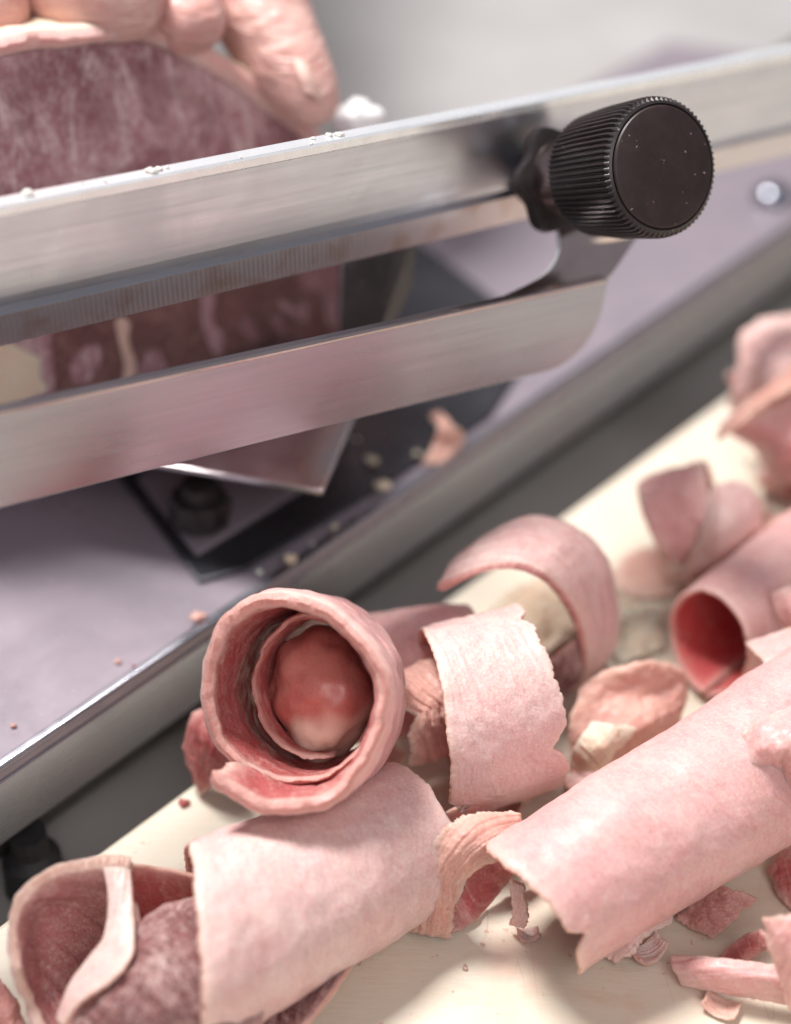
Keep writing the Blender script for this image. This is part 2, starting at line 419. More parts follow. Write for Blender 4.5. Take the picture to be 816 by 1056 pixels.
# cream board : far edge through two pixels, extends toward camera
def ez(p, z): q = np.array(p, float); q[2] = z; return q
e0 = Z(85, 890, 0); e1 = Z(760, 400, 0); ed = nrm(e1-e0); en = np.array([ed[1], -ed[0], 0])   # en: toward camera side
bo = prism('cutting_board', [ez(e0-ed*14, 0), ez(e1+ed*16, 0), ez(e1+ed*16+en*26, 0), ez(e0-ed*14+en*26, 0)], (0, 0, -1.5), M_board, bev=.12)
tag(bo, 'cream plastic cutting board under the curled slices', 'cutting board')

# ================================================================== SLICER
g0 = ez(Z(0, 795, 1.5), 1.5); g1 = ez(Z(816, 237, 1.5), 1.5); gd = nrm(g1-g0); gn = np.array([gd[1], -gd[0], 0])
S0 = g0-gd*8; S1 = g1+gd*12
slicer = empty('meat_slicer', ez(g0, -1.6), 'steel manual meat slicer with deck tinged mauve by reflections, aluminium rail and ridged black knob', 'meat slicer')
bk = Z(690, 42, 1.5)
# deck sheet
deckpts = [S0, S1, S1-gn*3, bk+nrm(Z(816, 62, 1.5)-bk)*8, bk, bk+(Z(560, 112, 1.5)-bk)*3.0, bk+(Z(560, 112, 1.5)-bk)*3.0-gd*18]
deckpts = [ez(p, 1.5) for p in deckpts]
prism('deck', deckpts, (0, 0, -.22), M_deck, slicer, bev=.05)
extrude('deck_flange', S0+np.array([0, 0, -.225]), S1+np.array([0, 0, -.225]), [(-.16, 0), (.005, 0), (.005, -1.22), (-.16, -1.22)], (0, 0, 1), M_flange, slicer, bev=.03)
# bright rolled lip on the deck edge
extrude('deck_lip', S0+np.array([0, 0, .055]), S1+np.array([0, 0, .055]), [(-.14, -.05), (.03, -.06), (.035, .01), (.0, .04), (-.12, .045)], (0, 0, 1), M_flange, slicer, bev=.02)
h0 = S0-gn*.75; h1 = S1-gn*.75
extrude('housing', ez(h0, 1.2), ez(h1, 1.2), [(-5, 0), (0, 0), (0, -2.4), (-5, -2.4)], (0, 0, 1), M_house, slicer, bev=.1)
# rubber foot
ft = Z(34, 872, -.5); lathe('rubber_foot', ez(ft-gn*.1, -1.58), (0, 0, 1), [(.42, 0), (.50, .1), (.46, .75), (.3, .9), (.3, 1.3)], M_rubber, slicer, 32)
# dome bolt on the deck
def dome(name, c, r, h, mat, parent, n=32):
    return lathe(name, c, (0, 0, 1), [(r*1.0, 0), (r*.98, h*.3), (r*.85, h*.62), (r*.6, h*.85), (r*.3, h*.97), (r*.02, h)], mat, parent, n, auto=80)
dome('bolt_head', ez(Z(797, 206, 1.5), 1.503), .46, .38, M_strip, slicer)
# dark plate standing in for the shadowed blade opening below the cutting point
dp = [Z(120, 492, 1.5), Z(205, 603, 1.5), Z(255, 590, 1.5), Z(370, 520, 1.5), Z(505, 432, 1.5), Z(560, 350, 1.5), Z(430, 250, 1.5), Z(200, 300, 1.5)]
prism('blade_slot_shade', [ez(p, 1.505) for p in dp], (0, 0, .10), M_darksteel, slicer, bev=.03)
ip = [Z(142, 496, 1.6), Z(203, 575, 1.6), Z(330, 495, 1.6), Z(350, 440, 1.6), Z(250, 400, 1.6)]  # paler patch standing in for a reflection on the dark area
prism('reflection_patch', [ez(p, 1.608) for p in ip], (0, 0, .07), M_deck, slicer, bev=.02)
kb = ez(Z(207, 545, 1.6), 1.68)
lathe('deck_knob', kb, (.05, 0, 1), [(.30, 0), (.30, .1), (.50, .16), (.52, .5), (.46, .62), (.32, .66), (.30, .9), (.2, .95)], M_black, slicer, 40,
      rfun=lambda a, r, i, k: r*(1+(.06 if i in (2, 3, 4) else 0)*math.cos(10*a)))

# ---- upper rail
upz = np.array([0, 0, 1.0])
RL = at(0, 213, 23.4); RR = at(816, 53, 31.8)
rd = nrm(RR-RL); A_ = RL-rd*5; B_ = RR+rd*9
rsd = np.cross(rd, nrm(upz-np.dot(upz, rd)*rd))       # points toward the camera
prof = [(0, -.03), (-.03, 0), (-.26, 0), (-.26, -2.10), (-.08, -2.10), (-.06, -1.62), (-.16, -1.54), (-.16, -1.38), (0, -1.32)]
# keep side coordinate: 0 = front face
extrude('rail', A_, B_, prof, upz, [M_alu, M_alulit, M_rib], slicer, bev=0, midx=[1, 1, 0, 0, 2, 0, 0, 0, 0])
# bead along the rail's top front edge, highlight put into its paler colour
ub = nrm(upz-np.dot(upz, rd)*rd)
extrude('rail_bead', A_+rsd*.003-ub*.012, B_+rsd*.003-ub*.012, [(0, -.15), (.025, -.12), (.03, 0.0), (0.0, .018)], upz, M_alulit, slicer, bev=0)
# ---- lower strip
LL = at(0, 424, 23.2); LR = at(628, 287, 28.9)
ld = nrm(LR-LL); LA = LL-ld*5
lu = nrm(upz-np.dot(upz, ld)*ld); lsd = np.cross(ld, lu)
H = 1.50
# strip outline with rounded lower right corner, in strip plane
out = [LA, LR+ld*.0]
ang = [0, 15, 30, 45, 60, 75, 90]
rc = .95
cen = LR-ld*rc-lu*(H-rc)
pts = [LA, LR]+[cen+ld*rc*math.cos(math.radians(a))-lu*rc*math.sin(math.radians(a)) for a in ang]+[LA-lu*H]
prism('guard_strip', pts, -lsd*.10, M_strip, slicer, bev=.02)
extrude('guard_fold', LA+lu*.0+lsd*.012, LR-ld*.08+lsd*.012, [(0, -.06), (.02, -.02), (.0, .025), (-.13, .03), (-.13, -.03), (-.11, -.04)], upz, M_brk, slicer, bev=.01)
# ---- bracket sweeping from the clamp down to the strip (bent sheet)
bd = lambda px, py, d: at(px, py, d)
dR = 28.3
rows = [[bd(574, 150, 28.7), bd(620, 150, 29.2), bd(676, 150, 29.8)],
        [bd(571, 200, 28.65), bd(620, 205, 29.1), bd(672, 212, 29.7)],
        [bd(576, 235, 28.6), bd(622, 238, 29.0), bd(664, 236, 29.5)],
        [bd(577, 258, 28.6), bd(615, 254, 29.0), bd(657, 245, 29.5)],
        [bd(560, 284, 28.4), bd(602, 276, 28.8), bd(644, 264, 29.3)],
        [bd(500, 314, 27.8), bd(580, 298, 28.5), bd(629, 285, 28.95)]]
br = sheet('bracket', rows, .09, 60, 30, (0, 0, 0, 0), 0, mats=[M_brk, M_brk, M_alulit], parent=slicer, floor=None, flip=False)
# ---- clamp and knob
kax = dc(.49, -.09, .87)
kc = at(684, 172, 26.4)                 # centre of the front face
cl = kc-kax*2.35
def lob(a, r, i, k): return r*(1+.10*math.cos(6*a))
lathe('clamp_flange', cl-kax*.28, kax, [(.5, -.2), (.80, -.15), (.84, 0), (.82, .16), (.6, .2)], M_black, slicer, 72, rfun=lob)
lathe('clamp_sleeve', cl-kax*.1, kax, [(.62, 0), (.66, .05), (.66, .5), (.6, .55)], metal('sleeve_metal', (.42, .33, .32), .15, .3), slicer, 48)
lathe('clamp_stud', cl-kax*1.4, kax, [(.3, 0), (.3, 1.8)], M_darksteel, slicer, 24)
NR = 72
def ridge(a, r, i, k):
    if i in (2, 3, 4, 5): return r*(1+(.022 if k % 4 in (0, 1) else -.022))
    return r
kn = empty('x', kc, 'x', 'x'); D.objects.remove(kn)
knob = lathe('knob', kc, kax, [(.64, -1.75), (.86, -1.70), (.92, -1.62), (.98, -1.0), (1.015, -.18), (1.0, -.07), (.96, -.02), (.92, 0), (.905, -.035), (.70, -.035)], M_black, slicer, NR*4, ridge, auto=25)
lathe('knob_cap', kc, kax, [(.5, -.1), (.89, -.06), (.89, .0), (.875, .025), (.85, .035), (.4, .03), (.02, .03)], M_cap, slicer, 96, auto=30)
# ---- black block, housing beside the meat, chute
kb_ = [at(352, 270, 29.2), at(404, 258, 29.8), at(396, 330, 29.6), at(372, 380, 29.4), at(350, 372, 29.2)]
prism('stop_block', kb_, nrm([.45, 1, 0])*1.2, M_black, slicer, bev=.04)
# polished catch tray : bottom, side and bright rims
t_in = -rsd
b0_ = Z(185, 483, 3.35); b1_ = Z(332, 508, 3.35); b2_ = Z(362, 436, 3.35); b3_ = Z(395, 360, 3.35)
extrude('tray_rim', b0_-(b1_-b0_)*1.2, b1_, [(-.03, 0), (.03, 0), (.03, .06), (-.03, .06)], upz, M_polish, slicer, bev=.01)
extrude('tray_rim', b1_, b3_, [(-.03, 0), (.03, 0), (.03, .06), (-.03, .06)], upz, M_polish, slicer, bev=.01)
tray = [b0_-(b1_-b0_)*1.2, b1_, b3_, b3_+(b0_-b1_)*2.2]
prism('catch_plate', [p+np.array([0, 0, -.005]) for p in tray], (0, 0, -.06), M_tray, slicer, bev=.01)
# rubber-tipped press arm behind, bits of fat stuck on metal come later

# ================================================================== MEAT BLOCK held on the slicer
# front face lies in a plane parallel to the rail, ~2.6 cm behind it
def onplane(px, py, p0, n):
    d = at(px, py, 1)-CAM; t = np.dot(np.array(p0)-CAM, n)/np.dot(d, n); return CAM+d*t
mp0 = at(150, 120, 29.6); mn = nrm(rsd*.95+np.array([0, 0, .18]))
outl = [(-90, 140), (-70, 95), (-40, 68), (10, 55), (60, 47), (110, 44), (150, 46), (185, 54), (220, 72), (255, 95), (290, 122), (325, 152), (345, 185), (352, 240), (352, 300), (351, 345), (348, 400), (340, 446), (300, 456), (180, 468), (60, 480), (-40, 488), (-85, 470)]
def smoothp(P, it=3):
    P = [np.array(p, float) for p in P]
    for _ in range(it):
        Q = []
        for k in range(len(P)):
            a, b = P[k], P[(k+1) % len(P)]; Q += [a*.75+b*.25, a*.25+b*.75]
        P = Q
    return P
mo = [onplane(p[0], p[1], mp0, mn) for p in smoothp(outl, 2)]
mc = sum(mo)/len(mo)
block = empty('meat_block', [mc[0], mc[1], min(p[2] for p in mo)], 'large dark red marbled joint of frozen meat pressed onto the slicer under fingers', 'meat')
def layered(name, ring, back, rings, mats, parent, disp=.05, front_in=None):
    """closed outline swept back with rounding; front face triangulated with inner rings so it can be displaced"""
    V = []; Fc = []; n = len(ring); c = sum(ring)/n; cols = []
    fs = [0.02, .15, .3, .45, .6, .75, .88, .96, .99]
    for f in fs:
        for p in ring: V.append(c+(p-c)*f)
    nb = 14
    for b in range(nb):
        t = (b+1)/nb
        for p in ring: V.append(c+(p-c)*(1.0-.25*t**3)+np.array(back)*t*(t if b < 1 else 1))
    m = len(fs)+nb
    for i in range(m-1):
        for k in range(n): Fc.append((i*n+k, i*n+(k+1) % n, (i+1)*n+(k+1) % n, (i+1)*n+k))
    Fc.append(tuple(range(n))[::-1]); Fc.append(tuple((m-1)*n+k for k in range(n)))
    V = np.array(V)
    for i in range(len(V)):
        V[i] += np.array(mnoise.noise_vector(Vector(V[i])*.9))*disp+np.array(mnoise.noise_vector(Vector(V[i])*3))*disp*.4
    o = mesh(name, V, Fc, mats, parent, None, True, 60); bmfix(o); return o
layered('lean_meat', mo, -mn*5.5, 0, M_block, block)
# fat cap: band over the top of the joint
cap = [p for p in smoothp(outl[:14], 0)]
def interp(P, n):
    P = np.array(P, float); s = np.r_[0, np.cumsum(np.linalg.norm(np.diff(P, axis=0), axis=1))]; t = np.linspace(0, s[-1], n)
    return np.stack([np.interp(t, s, P[:, k]) for k in range(P.shape[1])], 1)
cp2 = interp(cap, 16)
def capfn(u, v):
    x = np.interp(u, np.linspace(0, 1, 16), cp2[:, 0]); y = np.interp(u, np.linspace(0, 1, 16), cp2[:, 1])
    P = np.zeros(u.shape+(3,))
    for idx in np.ndindex(u.shape):
        th = 6+8*math.sin(min(1, u[idx]*1.2)*PI)**1
        P[idx] = onplane(x[idx], y[idx]+3, mp0, mn)+mn*.14-mn*5.2*v[idx]-np.array([0, 0, 1.3])*v[idx]**1.5
    return P
sheet('fat_cap', capfn, .38, 90, 60, (.02, .02, .03, .03), .06, mats=[M_pale, M_fat, M_pale2], parent=block, floor=None, flip=True)
# yellowish fat seam on the lower left of the face
fs = [onplane(px, py, mp0+mn*.03, mn) for px, py in smoothp([(-60, 352), (8, 350), (26, 362), (44, 368), (40, 388), (54, 402), (28, 412), (16, 430), (-60, 430)], 1)]
prism('fat_seam', fs, -mn*.3, M_fat, block, bev=.03)
fs = [onplane(px, py, mp0+mn*.03, mn) for px, py in smoothp([(118, 325), (136, 330), (132, 352), (143, 376), (134, 410), (122, 408), (130, 378), (122, 352)], 1)]
prism('fat_seam', fs, -mn*.2, M_tan, block, bev=.02)

M_muscshade = meat('shaded_muscle', (.09, .022, .022), (.20, .06, .055), vein=.3, bal=.5, frost=.25, fatc=(.5, .3, .25))  # muscle patch darkened: shade in the gap below the rail put into its colour
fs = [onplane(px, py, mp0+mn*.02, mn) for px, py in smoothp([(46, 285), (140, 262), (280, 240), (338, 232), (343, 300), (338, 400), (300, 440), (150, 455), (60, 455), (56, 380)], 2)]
prism('shaded_muscle', fs, -mn*.2, M_muscshade, block, bev=.02)
for pl in ([(212, 285), (224, 300), (218, 330), (236, 352), (226, 372), (212, 350), (206, 315)], [(300, 290), (345, 268), (348, 330), (338, 345), (334, 300)], [(70, 372), (95, 352), (110, 362), (96, 392), (76, 400)]):
    prism('fat_seam', [onplane(px, py, mp0+mn*.035, mn) for px, py in smoothp(pl, 1)], -mn*.2, M_block, block, bev=.02)
# white scrap of fat on the rail near the finger
def scrap(px, py, z, r, mats, label, cat='meat scrap', d=None, group='small scraps and crumbs', flat=.55, name='meat_scrap'):
    SEED[0] += 1; c = Z(px, py, z) if d is None else at(px, py, d)
    rng = np.random.RandomState(SEED[0]); q = rng.uniform(-.4, .4, 3)
    V = []; n1, n2 = 14, 20; Fc = []
    for i in range(n1+1):
        for j in range(n2):
            th = PI*i/n1; ph = 2*PI*j/n2
            p = np.array([math.sin(th)*math.cos(ph), math.sin(th)*math.sin(ph)*.75, math.cos(th)*flat])
            p *= 1+.55*mnoise.fractal(Vector(p)*1.6+Vector((SEED[0]*2.7, 0, 0)), .7, 2.2, 4)
            V.append(c+p*r)
    for i in range(n1):
        for j in range(n2): Fc.append((i*n2+j, i*n2+(j+1) % n2, (i+1)*n2+(j+1) % n2, (i+1)*n2+j)[::-1])
    V = np.array(V)
    if d is None: V[:, 2] += z-V[:, 2].min()+.005
    o = mesh(name, V, Fc, mats, None, None, True); return tag(o, label, cat, group)

# ================================================================== SLICES
# ---- 1. the big ring, seen down its bore
rc_ = at(308, 719, 24.9); rax = dc(-.14, .06, 1.0)      # axis toward camera
re1 = nrm(np.cross(U, rax)); re2 = np.cross(rax, re1)
if re1 @ R < 0: re1, re2 = -re1, -re2
if re2 @ U < 0: re2 = -re2
pxc = 24.9/FPX*.925
def ringfn(u, v):
    # u: 0 = free end at lower left, winds bottom -> right -> top -> left -> inside
    TT = 775.
    ph = math.radians(226)+u*math.radians(TT)
    t = u*TT/360.
    key = [0, .12, .25, .5, .75, .95, 1.12, 1.37, 1.62, 1.87, 2.15]
    f = lambda a: np.interp(t, key, np.array(a, float))
    rr = f([112, 114, 108, 97, 98, 98, 88, 82, 84, 66, 60])*pxc
    cx = f([0, 0, -2, -4, -4, -2, 2, 4, 4, 10, 14])*pxc
    cy = f([6, 3, -4, 0, 8, 6, 2, 0, 0, -2, -2])*pxc
    fw = f([.75, .65, .40, .15, .05, -.05, -.25, -.35, -.35, -.8, -1.0])
    wd = f([.9, 1.3, 2.0, 2.4, 2.5, 2.4, 2.3, 2.3, 2.3, 2.0, 2.0])
    ax = fw-v*wd
    rr = rr*(1-.10*v)
    return rc_+(cx-4*pxc+.91*rr*np.cos(ph))[..., None]*re1+(cy+rr*np.sin(ph))[..., None]*re2+ax[..., None]*rax
sheet('meat_ring', ringfn, .24, 300, 70, (.05, .04, .03, .04), .09, .9, [M_red, M_pale2, M_rimr], label='thick pink slice rolled into an upright ring open toward the viewer', floor=None, face='in', axis0=rc_, thf=lambda u, v: np.interp(u*775/360, [0, .9, 1.2, 2.2], [1.0, 1.0, .36, .25]))
# ---- 2. tongue-like inner slice filling the bore
M_core = meat('meat_glossy_core', (.58, .13, .11), (.74, .36, .30), vein=.06, bal=.56, frost=.03, rough=.2, bmp=.25, fatc=(.86, .68, .56))
def core():
    c = at(327, 718, 26.7); V = []; Fc = []; n1, n2 = 60, 80; AT = []
    for i in range(n1+1):
        for j in range(n2):
            a = PI*i/n1; b = 2*PI*j/n2
            p = np.array([.85*math.sin(a)*math.cos(b), 1.04*math.sin(a)*math.sin(b), .80*math.cos(a)])
            k = 1+.17*mnoise.fractal(Vector(p)*.9+Vector((4, 1, 2)), .8, 2.1, 3)
            AT.append(min(1, max(0, (-p[1]-.05-.5*mnoise.noise(Vector(p)*1.8))*3.2))*1.5)
            p = p*k; p[0] = p[0]*(1-.48*max(0, -p[1]))+.06-.05*p[1]; V.append(c+p[0]*R+p[1]*U-p[2]*F)
    for i in range(n1):
        for j in range(n2): Fc.append((i*n2+j, i*n2+(j+1) % n2, (i+1)*n2+(j+1) % n2, (i+1)*n2+j)[::-1])
    o = mesh('meat_curl', V, Fc, M_core, None, None, True, attr=AT); bmfix(o)
    return tag(o, 'glossy domed curl of red and cream meat inside the upright ring', 'meat slice', 'curled meat slices on the board')
core()

# ---- 3. large roll lower left
A = Z(178, 985, 1.40); dA = (A-CAM)@F; B = at(430, 858, dA+2.3)
sheet('meat_roll', face='out', fn=roll(A, B, 1.36, 1.22, -118, 330, .16, shear=lambda u, v: (1-v)*np.interp(u, [0, .08, .25, .45, .6, 1], [-.17, -.16, -.06, .19, .25, .28])), th=.10, nu=260, nv=110, rag=(.03, .03, .06, .06), wob=.06, wf=.7, mats=[M_pale, M_red, M_rim],
      label='large pale pink roll lying below the upright ring')
# mouth of that roll: rind shell on the left
shell = [
 [Z(134, 897, 2.15), Z(122, 960, .55), Z(112, 1090, .3)],
 [Z(98, 895, 2.2), Z(92, 955, .8), Z(90, 1085, .35)],
 [Z(56, 908, 2.25), Z(62, 960, 1.0), Z(70, 1080, .4)],
 [Z(29, 932, 2.1), Z(42, 975, 1.0), Z(60, 1075, .5)],
 [Z(22, 962, 1.9), Z(34, 1005, 1.1), Z(56, 1070, .6)],
 [Z(30, 1002, 1.6), Z(42, 1030, 1.1), Z(64, 1075, .7)]]
sheet('meat_curl', shell, .26, 130, 90, (.02, .05, .04, .03), .06, .9, [M_mouth, M_pale, M_tan], label='deep red hollow curl with thick tan rim at the lower left corner', thf=lambda u, v: 1.35-.8*u)
# heart shaped marbled lobe inside it
lobe = [
 [Z(60, 1085, .9), Z(75, 1045, 1.3), Z(100, 1008, 1.55), Z(130, 965, 1.75), Z(136, 925, 1.95)],
 [Z(90, 1095, 1.0), Z(105, 1050, 1.55), Z(122, 1010, 1.8), Z(136, 975, 1.85), Z(140, 948, 1.9)],
 [Z(120, 1100, 1.1), Z(135, 1050, 1.75), Z(148, 1000, 2.05), Z(152, 960, 2.0), Z(152, 938, 1.9)],
 [Z(160, 1100, 1.1), Z(170, 1050, 1.85), Z(178, 995, 2.15), Z(180, 950, 2.05), Z(180, 926, 1.9)],
 [Z(215, 1100, 1.0), Z(222, 1050, 1.6), Z(226, 990, 1.9), Z(228, 945, 1.8), Z(228, 915, 1.7)],
 [Z(265, 1100, .6), Z(275, 1050, 1.0), Z(280, 990, 1.2), Z(280, 945, 1.1), Z(275, 915, 1.0)]]
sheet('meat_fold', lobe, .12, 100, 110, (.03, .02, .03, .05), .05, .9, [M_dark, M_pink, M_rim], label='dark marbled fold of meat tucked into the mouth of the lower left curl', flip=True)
# pale membrane between
memb = [
 [Z(104, 892, 2.2), Z(110, 935, 2.0), Z(102, 968, 1.85), Z(82, 996, 1.6), Z(66, 1020, 1.4), Z(56, 1052, 1.1)],
 [Z(120, 890, 2.28), Z(122, 937, 2.1), Z(118, 975, 2.0), Z(100, 1003, 1.8), Z(74, 1027, 1.5), Z(59, 1056, 1.15)],
 [Z(135, 893, 2.2), Z(138, 940, 2.1), Z(137, 982, 2.1), Z(116, 1010, 1.95), Z(82, 1034, 1.6), Z(63, 1060, 1.2)]]
sheet('fat_strip', memb, .07, 50, 90, (.02, .02, .02, .02), .03, 1.2, [M_pale, M_pale, M_rim], label='pale strip of fat along the dark marbled fold at lower left', cat='fat', flip=True)
# far back wall sliver behind (pink)
sheet('meat_sliver', [[Z(112, 888, 1.9), Z(122, 930, 1.0), Z(130, 970, .2)], [Z(170, 898, 1.9), Z(175, 940, 1.0), Z(180, 975, .2)], [Z(245, 912, 1.9), Z(245, 950, 1.0), Z(245, 985, .2)]], .07, 60, 40, (.02,)*4, .03, 1, [M_red, M_pale, M_rim],
      label='thin red sliver behind the lower left curl, in front of the pale roll', flip=True)

# ---- 4. slice tip under the roll
tip = [[Z(225, 1075, .1), Z(260, 1085, .1), Z(300, 1080, .2)],
       [Z(255, 1035, .25), Z(285, 1050, .35), Z(310, 1062, .5)],
       [Z(305, 1000, .3), Z(322, 1015, .55), Z(335, 1030, .75)],
       [Z(350, 966, .35), Z(358, 973, .55), Z(366, 984, .8)]]
sheet('meat_slice', tip, .13, 90, 50, (.03, .04, .03, .04), .04, 1.2, [M_dark, M_pink, M_rim], label='small brownish red slice tip poking out beneath the large pale roll', flip=False)

# ---- 5. central band
A = Z(443, 742, 1.62); dA = (A-CAM)@F; B = at(560, 710, dA+.35)
sheet('meat_roll', face='out', fn=roll(A, B, 1.60, 1.52, -112, 250, .35, shear=lambda u, v: (1-v)*np.interp(u, [0, .1, .3, .55, 1], [-.17, -.15, -.03, .12, .16])), th=.075, nu=220, nv=130, rag=(.05, .03, .035, .09), wob=.05, wf=.8, mats=[M_pale, M_red, M_rim],
      label='upright pale pink banded roll with frosty grain right of the ring', tears=((2, .13, .13, .30), (3, .45, .3, .15), (3, .2, .3, .2)))
# inner coil poking out on its left
A = Z(402, 748, 1.5); B = Z(462, 728, 1.5)
sheet('meat_curl', face='out', fn=roll(A, B, .78, .8, -80, 100, .1), th=.18, nu=90, nv=60, rag=(.06, .06, .05, .03), wob=.08, wf=1.2, mats=[M_rim, M_red, M_tan], label='crusty tan and red curl wedged between the ring and the banded roll',
      tears=((2, .45, .3, .2),))
# pale sheet behind ring and band
A = Z(352, 706, .95); B = Z(492, 690, .95)
sheet('meat_roll', face='out', fn=roll(A, B, 1.12, 1.1, -60, 150, .0), th=.09, nu=90, nv=90, rag=(.04, .04, .04, .05), wob=.05, wf=.8, mats=[M_pale2, M_pink, M_rim], label='pale roll half hidden behind the ring and the banded roll')

# ---- 6. arched curl
near = [(449, 600, 2.75), (482, 585, 3.1), (528, 578, 3.2), (568, 596, 2.9), (596, 632, 2.1), (608, 676, 1.1), (598, 708, .35), (566, 722, .12)]
far = [(470, 572, 2.75), (505, 546, 3.05), (552, 528, 3.1), (602, 540, 2.8), (634, 580, 2.1), (642, 634, 1.2), (634, 672, .5), (600, 690, .12)]
mid_ = [tuple((a+b)/2+((.0) if k < 2 else .03) for k, (a, b) in enumerate(zip(p, q))) for p, q in zip(near, far)]
arch = [[Z(*a), Z(*b), Z(*c)] for a, b, c in zip(near, mid_, far)]
sheet('meat_curl', arch, .25, 200, 60, (.03, .05, .02, .03), .035, 1.0, [M_pale, M_dark, M_rimp], label='pink slice arched like a hook above the board behind the banded roll', flip=True)
# grubby slice lying under the arch
sheet('meat_slice', [[Z(500, 630, .12), Z(540, 596, .2), Z(585, 572, .12)], [Z(525, 660, .15), Z(565, 630, .45), Z(605, 608, .2)], [Z(545, 690, .12), Z(585, 665, .22), Z(622, 640, .08)]], .1, 70, 70, (.08,)*4, .16, 1.5, [M_lump, M_fat, M_tan],
      label='cream fatty slice lying under the hooked slice', flip=False)

# ---- 7. small twisted curl behind
A = Z(668, 542, .95); dA = (A-CAM)@F; B = at(742, 520, dA-.35)
sheet('meat_curl', face='out', fn=roll(A, B, .88, .86, -80, 200, .1, shear=lambda u, v: (1-v)*.30*((u-.45)*2)**2), th=.09, nu=130, nv=70, rag=(.04, .05, .05, .05), wob=.07, wf=1.1, mats=[M_pale2, M_pink, M_rim], label='small plump pink curl near the far edge of the board')
tw = [[Z(690, 598, .2), Z(672, 590, .3), Z(660, 575, .2)],
      [Z(715, 575, .75), Z(700, 560, .6), Z(688, 560, .4)],
      [Z(738, 535, 1.5), Z(728, 520, 1.55), Z(722, 510, 1.5)],
      [Z(770, 505, 1.6), Z(752, 496, 1.75), Z(738, 492, 1.7)],
      [Z(789, 530, 1.1), Z(785, 510, 1.3), Z(770, 498, 1.4)],
      [Z(780, 560, .5), Z(788, 545, .7), Z(789, 530, .9)]]
wing = [[Z(733, 502, 2.1), Z(722, 545, 1.6), Z(706, 580, .8), Z(692, 608, .08)],
        [Z(752, 494, 2.2), Z(745, 540, 1.9), Z(728, 580, 1.1), Z(704, 606, .1)],
        [Z(775, 500, 2.0), Z(772, 540, 1.8), Z(752, 575, 1.2), Z(722, 600, .2)],
        [Z(790, 522, 1.5), Z(786, 548, 1.35), Z(768, 572, .9), Z(745, 590, .15)]]
sheet('meat_slice', wing, .08, 80, 80, (.03,)*4, .04, 1.1, [M_pale, M_pale, M_rim], label='pale leaf shaped slice folded over the small plump curl', flip=True)
sheet('meat_slice', [[Z(630, 590, .3), Z(650, 565, .5), Z(680, 560, .6)], [Z(645, 612, .15), Z(680, 600, .2), Z(700, 590, .5)], [Z(690, 615, .1), Z(712, 606, .1), Z(722, 590, .4)]], .09, 50, 50, (.04,)*4, .06, 1.2, [M_tan, M_tan, M_rim],
      label='tan fatty slice on the board below the small plump curl', flip=False)

# ---- 8. top right cluster
clus = [[Z(756, 395, 1.7), Z(748, 418, 1.1), Z(760, 440, .6)],
        [Z(762, 345, 2.4), Z(775, 390, 2.3), Z(780, 440, 1.4)],
        [Z(790, 325, 2.6), Z(805, 375, 2.9), Z(805, 435, 2.0)],
        [Z(850, 318, 2.4), Z(860, 370, 2.8), Z(860, 430, 2.0)]]
sheet('meat_slice', clus, .1, 80, 80, (.12, .03, .06, .08), .09, 1.3, [M_pale, M_pink, M_rim], label='rough pale slice at the right edge, farthest back on the board', flip=False)
sheet('meat_strip', [[Z(742, 436, 2.6), Z(738, 450, 2.55)], [Z(775, 408, 2.9), Z(775, 424, 2.9)], [Z(815, 375, 3.1), Z(818, 396, 3.1)], [Z(860, 340, 3.2), Z(865, 365, 3.2)]], .16, 80, 20, (.03,)*4, .04, 1.6, [M_rim, M_rim, M_rim],
      label='thin frosty pink strip lying across the rough slice at right edge', flip=False)
sheet('meat_curl', [[Z(746, 448, 2.3), Z(768, 455, 1.6), Z(785, 470, .9)], [Z(790, 420, 2.7), Z(805, 470, 1.9), Z(800, 500, .9)], [Z(850, 390, 2.8), Z(850, 450, 2.2), Z(850, 512, .8)]], .1, 70, 60, (.07, .03, .05, .08), .08, 1.2, [M_pink, M_red, M_rim],
      label='ragged pink curl hanging below the thin frosty strip', flip=False)
sheet('meat_curl', [[Z(790, 450, 1.3), Z(793, 480, .8), Z(800, 512, .1)], [Z(815, 445, 1.6), Z(820, 480, 1.2), Z(822, 520, .1)], [Z(850, 440, 1.5), Z(850, 480, 1.1), Z(850, 520, .1)]], .12, 50, 50, (.05,)*4, .12, 1.5, [M_red, M_red, M_rimr],
      label='deep red lump of curled meat at right edge behind the hollow roll', flip=False)

# ---- 9. roll with red hollow mouth
A = Z(720, 668, .98); B = Z(905, 530, 1.05)
sheet('meat_roll', face='out', fn=roll(A, B, .92, 1.05, -130, 235, .10, shear=lambda u, v: (1-v)*(.07*np.sin((u-.1)*PI*1.3))), th=.085, nu=220, nv=110, rag=(.03, .03, .05, .05), wob=.045, wf=.8, mats=[M_pale2, M_crim, M_rimr],
      label='pink roll with deep red hollow mouth at the right edge', group='curled meat slices on the board')
sheet('meat_flap', [[Z(790, 612, 2.0), Z(798, 640, 1.6), Z(812, 660, 1.3)], [Z(815, 596, 2.2), Z(820, 630, 2.0), Z(825, 655, 1.6)], [Z(850, 585, 2.2), Z(850, 615, 2.1), Z(855, 650, 1.8)]], .09, 50, 50, (.06,)*4, .06, 1.2, [M_pale2, M_pink, M_rim],
      label='short pink flap resting on the hollow roll at the right edge', flip=False)

